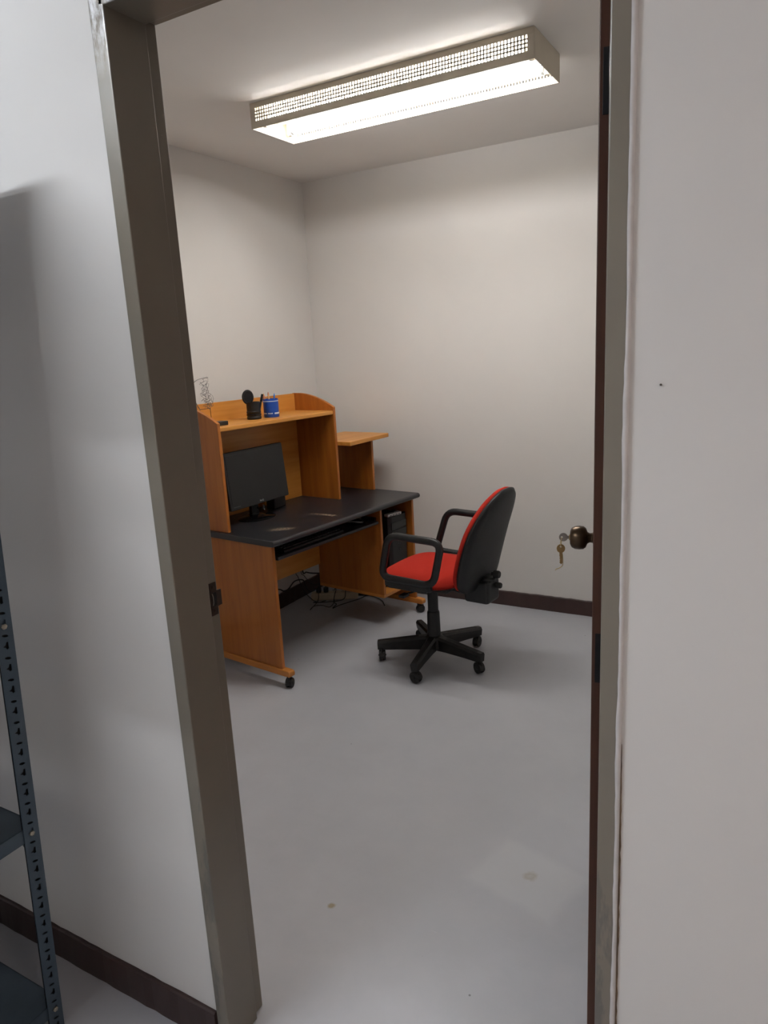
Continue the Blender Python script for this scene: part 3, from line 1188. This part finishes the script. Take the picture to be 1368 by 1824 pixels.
def pencil(x, y, dx, dy, Lp, mt, tip, label):
    o = desk_thing('pencil', .512 + x, .455 + y, SH + .006, label, 'pencil', group='pencils in the blue cup')
    d_ = Vector((dx, dy, 1)).normalized()
    bm = BM()
    cyl(bm, (0, 0, 0), d_ * Lp, .0042, seg=6)
    obj('barrel', bm, mt, o)
    bm = BM()
    cyl(bm, d_ * Lp, d_ * (Lp + .012), .0042, .0012, 6)
    obj('tip', bm, tip, o)
    return o


pencil(-.022, .010, -.10, .02, .112, 'pencil_pink', 'pencil_orange', 'pink pencil at the left of the blue cup')
pencil(-.014, -.008, -.08, -.04, .118, 'pencil_orange', 'pencil_pink', 'pale orange pencil second from left in blue cup')
pencil(.004, .016, .02, .03, .116, 'black_plastic', 'socket_dark', 'dark pencil in the middle of the blue cup')
pencil(.018, -.004, .09, .0, .108, 'pencil_blue', 'blue_light', 'blue pencil at the right of the blue cup')

wf = desk_thing('wire_sculpture', .118, .440, SH, 'tangled grey wire sculpture on a small black base', 'sculpture')
obj('base', box(BM(), -.030, .032, -.048, .012, 0, .020), 'black_plastic', wf, .003)
bm = BM()
tube(bm, [(-.028, .006, .018), (-.028, .006, .085), (-.030, .006, .088), (-.084, .012, .086), (-.088, .012, .083)], .0015, 6)
obj('stand', bm, 'wire_dark', wf)
bm = BM()
tube(bm, smooth_path([(-.086, .012, .084), (-.118, .016, .150), (-.115, .014, .205), (-.090, .010, .228), (-.055, .004, .236), (-.028, 0, .236)], 6), .0022, 8)
obj('arm', bm, 'wire_steel', wf, smooth=True)
rnd = random.Random(3)
for k in range(11):
    bm = BM()
    cx_, cz_ = [(-.052, .200), (-.046, .185), (-.056, .165), (-.040, .150), (-.060, .140), (-.036, .125), (-.030, .112), (-.044, .105), (-.028, .128), (-.048, .215), (-.036, .098)][k]
    pts = []
    ph, w1 = rnd.uniform(0, 6), rnd.uniform(.012, .022)
    nn_ = 26
    for i in range(nn_):
        t = 2 * PI * i / nn_
        rr = w1 * (1 + .35 * math.sin(5 * t + ph) + .18 * math.sin(8 * t))
        pts.append((cx_ + rr * math.cos(t) * .95, .004 + .012 * math.sin(3 * t + ph), cz_ + rr * 1.1 * math.sin(t)))
    tube(bm, pts, .00075, 5, closed=True)
    obj('wire_loop', bm, 'wire_steel', wf)

# ------------------------------------------------------------------ power strip and cables below the desk
p0, p1 = Vector((-2.700, 3.665, 0)), Vector((-2.455, 3.800, 0))
ps = tag(empty('power_strip', (p0 + p1) / 2, math.atan2(p1.y - p0.y, p1.x - p0.x)), 'cream power strip lying on the floor behind the desk', 'power strip')
Ls = (p1 - p0).length / 2 + .015
obj('body', box(BM(), -Ls, Ls, -.032, .032, 0, .046), 'cream_plastic', ps, .006)
for k in range(5):
    x = -Ls + .045 + k * (2 * Ls - .08) / 4.2
    bm = BM()
    for dx, dy in ((-.007, 0), (.007, 0), (0, .010)):
        box(bm, x + dx - .0018, x + dx + .0018, dy - .004, dy + .004, .0455, .0468)
    obj('socket', bm, 'socket_dark', ps)
for k, x in enumerate((-Ls + .050, -Ls + .098)):
    o = tag(empty('power_plug', p0.lerp(p1, .5) + (p1 - p0).normalized() * x + Vector((0, 0, .046)), math.atan2(p1.y - p0.y, p1.x - p0.x)),
            ('black plug at the near end of the cream power strip', 'second black plug from near end of power strip')[k], 'plug', 'plugs in the power strip')
    obj('body', box(BM(), -.016, .016, -.014, .014, .0009, .034), 'black_plastic', o, .005)
    bm = BM()
    cyl(bm, (0, 0, .032), (0, .004, .050), .006, .004, 10)
    obj('cord_sleeve', bm, 'rubber', o)


def cable(pts, r, label):
    bm = BM()
    tube(bm, smooth_path(pts, 6), r, 7)
    return tag(obj('cable', bm, 'cable_black', smooth=True), label, 'cable', 'black cables under the desk')


cable([(-2.60, 3.44, .50), (-2.655, 3.505, .252), (-2.66, 3.549, .229), (-2.66, 3.606, .205), (-2.65, 3.696, .178), (-2.63, 3.76, .165), (-2.60, 3.85, .12), (-2.57, 3.90, .01)], .0045, 'thick black cable slung below the desk back panel')
cable([(-2.66, 3.20, .22), (-2.68, 3.292, .193), (-2.68, 3.328, .171), (-2.68, 3.376, .168), (-2.68, 3.437, .196), (-2.68, 3.495, .192), (-2.68, 3.539, .173), (-2.69, 3.57, .12), (-2.69, 3.62, .07), (-2.655, 3.694, .092)], .0042, 'black cable arching above the power strip')
cable([(-2.60, 3.40, .46), (-2.66, 3.44, .266), (-2.66, 3.456, .23), (-2.665, 3.476, .195), (-2.67, 3.52, .11), (-2.64, 3.60, .012), (-2.60, 3.66, .006)], .0022, 'thin black cable dropping nearest the desk end panel')
cable([(-2.60, 3.45, .46), (-2.66, 3.493, .255), (-2.66, 3.521, .215), (-2.66, 3.551, .18), (-2.655, 3.60, .13), (-2.638, 3.70, .108)], .0022, 'thin black cable dropping to the second plug')
cable([(-2.76, 3.72, .006), (-2.735, 3.735, .012), (-2.70, 3.728, .052), (-2.675, 3.69, .056), (-2.655, 3.66, .052), (-2.640, 3.62, .010), (-2.602, 3.481, .005), (-2.616, 3.544, .005), (-2.576, 3.575, .005), (-2.512, 3.57, .005), (-2.53, 3.644, .005), (-2.555, 3.690, .006)], .0022, 'thin black cable crossing the power strip near its end')
cable([(-2.68, 3.86, .006), (-2.63, 3.80, .022), (-2.60, 3.775, .055), (-2.575, 3.745, .054), (-2.555, 3.70, .045), (-2.54, 3.66, .005), (-2.50, 3.63, .005), (-2.481, 3.559, .005), (-2.47, 3.619, .005), (-2.44, 3.70, .005), (-2.41, 3.78, .005), (-2.40, 3.84, .005), (-2.348, 3.845, .005), (-2.258, 3.80, .005), (-2.195, 3.725, .005)], .0026, 'black cable looping off the strip toward the bay')
cable([(-2.66, 3.90, .006), (-2.58, 3.83, .03), (-2.55, 3.80, .056), (-2.52, 3.785, .062), (-2.50, 3.745, .052), (-2.49, 3.715, .02), (-2.52, 3.69, .005), (-2.60, 3.63, .005), (-2.66, 3.60, .005)], .0026, 'black cable knotted over the far end of the strip')
# power adapter
ad = tag(empty('power_adapter', (-2.375, 3.835 - .02, 0), math.radians(20)), 'black power adapter on the floor right of the strip', 'adapter')
ad.location = (-2.44, 3.865, 0)
obj('body', box(BM(), -.045, .045, -.026, .026, 0, .032), 'black_plastic', ad, .006)
bm = BM()
tube(bm, smooth_path([(.045, 0, .016), (.07, .004, .012), (.12, .01, .004), (.18, -.01, .004)], 5), .0025, 7)
obj('cord', bm, 'cable_black', ad, smooth=True)

# ------------------------------------------------------------------ office chair (x forward, y to its left, z up)
ch = tag(empty('office_chair', (-1.555, 3.13, 0), math.radians(174)), 'red upholstered swivel chair with black armrests beside the desk', 'chair')


def pillow(bm, fn, n=22, m=18):
    """closed shell from fn(s, t, side) with side +1 / -1"""
    grids = []
    for side in (1, -1):
        g = [[bm.verts.new(fn(i / n, j / m, side)) for j in range(m + 1)] for i in range(n + 1)]
        grids.append(g)
        for i in range(n):
            for j in range(m):
                bm.faces.new((g[i][j], g[i + 1][j], g[i + 1][j + 1], g[i][j + 1]))
    A, B = grids
    loopA = [A[i][0] for i in range(n + 1)] + [A[n][j] for j in range(1, m + 1)] + [A[i][m] for i in range(n - 1, -1, -1)] + [A[0][j] for j in range(m - 1, 0, -1)]
    loopB = [B[i][0] for i in range(n + 1)] + [B[n][j] for j in range(1, m + 1)] + [B[i][m] for i in range(n - 1, -1, -1)] + [B[0][j] for j in range(m - 1, 0, -1)]
    for k in range(len(loopA)):
        l = (k + 1) % len(loopA)
        bm.faces.new((loopA[k], loopA[l], loopB[l], loopB[k]))
    bmesh.ops.remove_doubles(bm, verts=bm.verts[:], dist=2e-4)
    bmesh.ops.recalc_face_normals(bm, faces=bm.faces[:])
    return bm


def sqmap(s, t, n_=5.0, low=None):
    """unit square -> rounded square in [-1,1]^2"""
    a, b = 2 * s - 1, 2 * t - 1
    if low and a < 0:
        n_ = low
    mm = max(abs(a), abs(b))
    if mm < 1e-6:
        return 0.0, 0.0, 0.0
    ln = (abs(a) ** n_ + abs(b) ** n_) ** (1 / n_)
    k = mm / ln
    return a * k, b * k, mm


# seat
def seat_fn(z_top, z_bot, hx, hy, crown, cx, drop):
    def fn(s, t, side):
        a, b, mm = sqmap(s, t, 3.6)
        x, y = cx + a * hx, b * hy * (1 - .05 * a)
        e = max(0.0, 1 - mm ** 7)
        if side > 0:
            z = z_bot + (z_top - z_bot) * (.35 + .65 * e ** .5) + crown * (1 - a * a) * (1 - b * b) - drop * max(0, a - .45) ** 2 * 3
        else:
            z = z_bot
        return (x, y, z)
    return fn


seat = obj('seat', pillow(BM(), seat_fn(.528, .472, .222, .226, .014, -.005, .016)), 'red_fabric', ch, smooth=True)


def pan_fn(s, t, side):
    a, b, mm = sqmap(s, t, 3.6)
    x, y = -.005 + a * .224, b * .228 * (1 - .05 * a)
    if side > 0:
        return (x, y, .474)
    return (-.005 + a * .21, b * .212, .474 - .036 * max(0, 1 - mm ** 6) ** .6)


pan = obj('seat_pan', pillow(BM(), pan_fn), 'chair_plastic', ch, smooth=True)

# backrest: profile of the front face in (z, x)
BP = [(.445, -.232), (.54, -.246), (.64, -.272), (.74, -.302), (.84, -.342), (.90, -.368), (.950, -.392)]


def bx(z):
    if z <= BP[0][0]:
        return BP[0][1]
    for (z0, x0), (z1, x1) in zip(BP, BP[1:]):
        if z <= z1:
            t = (z - z0) / (z1 - z0)
            return x0 + (x1 - x0) * t
    return BP[-1][1]


def bxs(z):
    return (bx(z - .03) + bx(z) * 2 + bx(z + .03)) / 4


def back_fn(hw, z0, z1, fr_, fr_e, bk_, bk_e):
    """fr_/bk_: x offset of front and back face in the middle, *_e at the rim"""
    def fn(s, t, side):
        a, b, mm = sqmap(s, t, 3.0, 4.5)
        z = (z0 + z1) / 2 + a * (z1 - z0) / 2
        taper = 1 - .30 * max(0, (a + .30) / 1.30) ** 2
        y = b * hw * taper
        x = bxs(z) + .45 * y * y - .010
        e = max(0.0, 1 - mm ** 6) ** .5
        if side > 0:
            x += fr_e + (fr_ - fr_e) * e
        else:
            x += bk_e + (bk_ - bk_e) * e
        return (x, y, z)
    return fn


obj('backrest', pillow(BM(), back_fn(.206, .447, .944, .016, -.004, -.030, -.026), 30, 24), 'red_fabric', ch, smooth=True)
obj('back_shell', pillow(BM(), back_fn(.208, .440, .944, -.029, -.025, -.060, -.036), 30, 24), 'shell_plastic', ch, smooth=True)

# back bracket: fat black bellows running from below the seat up behind the backrest
bm = BM()
pts = smooth_path([(-.10, 0, .432), (-.20, 0, .424), (-.27, 0, .425), (-.31, 0, .455), (-.325, 0, .50)], 5)
tube(bm, pts, .03, 14, squash=(.042, .030))
bk = obj('back_bracket', bm, 'chair_plastic', ch, smooth=True)
bm = BM()
box(bm, -.352, -.215, -.062, .062, .376, .492)
obj('bracket_cover', bm, 'chair_plastic', bk, .018, seg=3)
for z, x, r in ((.512, -.330, .019), (.458, -.338, .015)):
    bm = BM()
    lathe(bm, [(.008, 0), (.008, .012), (r, .014), (r, .036), (r * .85, .042), (0, .043)], (x, -.02, z), (-1, 0, 0), 18)
    obj('adjustment_knob', bm, 'rubber', ch, smooth='auto')

# under-seat mechanism, lever
bm = BM()
box(bm, -.12, .10, -.055, .055, .392, .440)
mech = obj('tilt_mechanism', bm, 'chair_base_plastic', ch, .010)
bm = BM()
tube(bm, smooth_path([(.02, .05, .412), (.03, .12, .408), (.035, .19, .415)], 4), .005, 8)
box(bm, .018, .050, .185, .232, .408, .420)
obj('height_lever', bm, 'chair_plastic', mech, smooth='auto')

# armrests: a rounded closed loop beside the seat
def arm(side):
    y = side * .258
    base = [(.128, .512), (.062, .735), (-.232, .728), (-.168, .506)]
    pts2 = rounded(base, [.055, .060, .055, .060], 7)
    # densify straight runs
    pts = []
    for i, p in enumerate(pts2):
        q = pts2[(i + 1) % len(pts2)]
        n = max(1, int(math.dist(p, q) / .03))
        for k in range(n):
            t = k / n
            x, z = p[0] + (q[0] - p[0]) * t, p[1] + (q[1] - p[1]) * t
            pts.append((x, y + side * .018 * min(1, max(0, (z - .52) / .2)), z))
    bm = BM()
    tube(bm, pts, .016, 12, closed=True, squash=(.0165, .0185))
    a = obj('armrest', bm, 'chair_plastic', ch, smooth=True)
    bm = BM()
    box(bm, -.13, .09, min(side * .12, side * .262), max(side * .12, side * .262), .462, .478)
    box(bm, -.15, .11, min(side * .232, side * .262), max(side * .232, side * .262), .470, .512)
    obj('arm_bracket', bm, 'chair_plastic', a, .006)
    return a


arm(1)
arm(-1)

# column
bm = BM()
lathe(bm, [(.036, .128), (.036, .150), (.0345, .155), (.0325, .262), (.030, .270), (.028, .271)], (0, 0, 0), (0, 0, 1), 28)
lathe(bm, [(.027, .26), (.027, .36), (.030, .392), (0, .392)], (0, 0, 0), (0, 0, 1), 28)
obj('gas_column', bm, 'black_plastic', ch, smooth='auto')

# five-star base
bm = BM()
lathe(bm, [(.030, .062), (.050, .070), (.052, .118), (.046, .134), (.036, .140), (0, .140)], (0, 0, 0), (0, 0, 1), 30)
obj('base_hub', bm, 'chair_base_plastic', ch, smooth='auto')


def leg_bm():
    bm = BM()
    st = [(.030, .027, .062, .138), (.08, .0245, .064, .134), (.20, .0225, .064, .121), (.272, .0222, .062, .113), (.298, .0205, .064, .110)]
    rings = []
    for x, w, z0, z1 in st:
        rings.append([bm.verts.new(p) for p in ((x, -w * .75, z0), (x, w * .75, z0), (x, w, z1 - .012), (x, w * .62, z1), (x, -w * .62, z1), (x, -w, z1 - .012))])
    for A, B in zip(rings, rings[1:]):
        for k in range(6):
            l = (k + 1) % 6
            bm.faces.new((A[k], A[l], B[l], B[k]))
    bm.faces.new(rings[0])
    bm.faces.new(list(reversed(rings[-1])))
    # raised ribs on the top
    for y in (-.007, 0, .007):
        v = []
        for x, w, z0, z1 in st[1:4]:
            v.append([bm.verts.new((x, y - .0012, z1 - .001)), bm.verts.new((x, y - .0008, z1 + .0012)), bm.verts.new((x, y + .0008, z1 + .0012)), bm.verts.new((x, y + .0012, z1 - .001))])
        for A, B in zip(v, v[1:]):
            for k in range(3):
                bm.faces.new((A[k], A[k + 1], B[k + 1], B[k]))
    bmesh.ops.recalc_face_normals(bm, faces=bm.faces[:])
    return bm


LEG0 = 60 - 174
first_leg = None
cast_rot = [30, 200, 95, 250, 340]
for k in range(5):
    a = math.radians(LEG0 + 72 * k)
    if first_leg is None:
        lg_ = first_leg = obj('base_leg', leg_bm(), 'chair_base_plastic', ch, .003)
    else:
        lg_ = copy_part(first_leg, ch)
    lg_.rotation_euler = (0, 0, a)
    caster(ch, (math.cos(a) * .277, math.sin(a) * .277, 0), a + math.radians(cast_rot[k]), .028, 'chair_base_plastic', .066, .046)

# ------------------------------------------------------------------ steel shelf rack in the hall, leaning a little to the right
rk = tag(empty('shelf_rack', (-1.487, 0.836, 0)), 'blue-grey slotted steel shelf rack left of the doorway', 'shelf')
LEAN = .075
RW, RD, RH = .92, .50, 2.02


def shear(bm):
    for v in bm.verts:
        v.co.x += LEAN * v.co.z
    return bm


def slot_face(width, height, flip):
    """flat strip (u across, z up) with a repeating pattern of slots; returns triangles' verts and faces"""
    verts, faces = [], []
    pitch = .0508

    def loop_oval(cu, cz, ru, rz, rot, n=10):
        return [(cu + math.cos(rot) * math.cos(2 * PI * k / n) * ru - math.sin(rot) * math.sin(2 * PI * k / n) * rz,
                 cz + math.sin(rot) * math.cos(2 * PI * k / n) * ru + math.cos(rot) * math.sin(2 * PI * k / n) * rz) for k in range(n)]

    z = 0.0
    while z < height - 1e-6:
        z1 = min(height, z + pitch)
        loops = [[(0, z), (width, z), (width, z1), (0, z1)]]
        if z1 - z > pitch * .95:
            # a teardrop keyhole and a slanted oval
            c = width * .5
            s = -1 if flip else 1
            key = [(c - s * .0052, z + .010), (c - s * .001, z + .0085), (c + s * .0012, z + .013), (c + s * .0075, z + .0165), (c + s * .0012, z + .0195), (c - s * .001, z + .026), (c - s * .0052, z + .0245)]
            loops.append(key)
            loops.append(loop_oval(c, z + .040, .0075, .0030, s * math.radians(20)))
        flat = [p for lp in loops for p in lp]
        tris = tessellate_polygon([[Vector((p[0], p[1], 0)) for p in lp] for lp in loops])
        b = len(verts)
        verts += flat
        faces += [tuple(b + i for i in t) for t in tris]
        z = z1
    return verts, faces


def post(x, y, sx, sy):
    """angle post: one flange in the yz plane facing +-x, one in the xz plane; corner at (x, y)"""
    bm = BM()
    w = .036
    for which in (0, 1):
        vv, ff = slot_face(w, RH, which == 1)
        bv = []
        for u_, z in vv:
            p = (x, y + sy * u_, z) if which == 0 else (x + sx * u_, y, z)
            bv.append(bm.verts.new(p))
        for f in ff:
            try:
                bm.faces.new([bv[i] for i in f])
            except ValueError:
                pass
    bmesh.ops.remove_doubles(bm, verts=bm.verts[:], dist=1e-5)
    bmesh.ops.recalc_face_normals(bm, faces=bm.faces[:])
    o = obj('post', shear(bm), 'rack_paint', rk)
    ib = BM()
    t0, t1 = sorted((x + sx * .0035, x + sx * .0050))
    y0_, y1_ = sorted((y + sy * .004, y + sy * w))
    box(ib, t0, t1, y0_, y1_, 0, RH)
    y2, y3 = sorted((y + sy * .0035, y + sy * .0050))
    x2, x3 = sorted((x + sx * .004, x + sx * w))
    box(ib, x2, x3, y2, y3, 0, RH)
    obj('dark_slot_backing', shear(ib), 'hinge_metal', o)  # dark strips added behind the flanges so the slots look black
    md = o.modifiers.new('thickness', 'SOLIDIFY')
    md.thickness = .0018
    md.offset = 0
    return o


post(0, 0, -1, -1)
post(0, -RD, -1, 1)
post(-RW, 0, 1, -1)
post(-RW, -RD, 1, 1)
LEVELS = (.085, .590, 1.095, 1.68, 2.015)
for z in LEVELS:
    bm = BM()
    e = .003
    t = .0015
    lip = .036
    box(bm, -RW + e, -e, -RD + e, -e, z - t, z)
    box(bm, -RW + e, -e, -e - t, -e, z - lip, z)
    box(bm, -RW + e, -e, -RD + e, -RD + e + t, z - lip, z)
    box(bm, -e - t, -e, -RD + e, -e, z - lip, z)
    box(bm, -RW + e, -RW + e + t, -RD + e, -e, z - lip, z)
    box(bm, -e - .012, -e, -RD + e, -e, z - lip, z - lip + t)
    sh = obj('shelf_board', shear(bm), 'rack_paint', rk)
    for (x, y, sx, sy) in ((0, 0, -1, -1), (0, -RD, -1, 1)):
        bm = BM()
        lathe(bm, [(.0062, 0), (.0062, .003), (.005, .0045), (0, .005)], (.0012, y + sy * .018, z - .018), (1, 0, 0), 6)
        obj('bolt', shear(bm), 'bolt_zinc', sh)
    # corner brace below the shelf at the back right corner
    bm = BM()
    prism(bm, [(-.105, z - .030), (-.092, z - .030), (-.006, z - .118), (-.006, z - .134)] if z > .2 else [(-.08, z - .03), (-.07, z - .03), (-.006, z - .06), (-.006, z - .072)], 1, -.0075, -.0055)
    obj('corner_brace', shear(bm), 'rack_paint', sh)
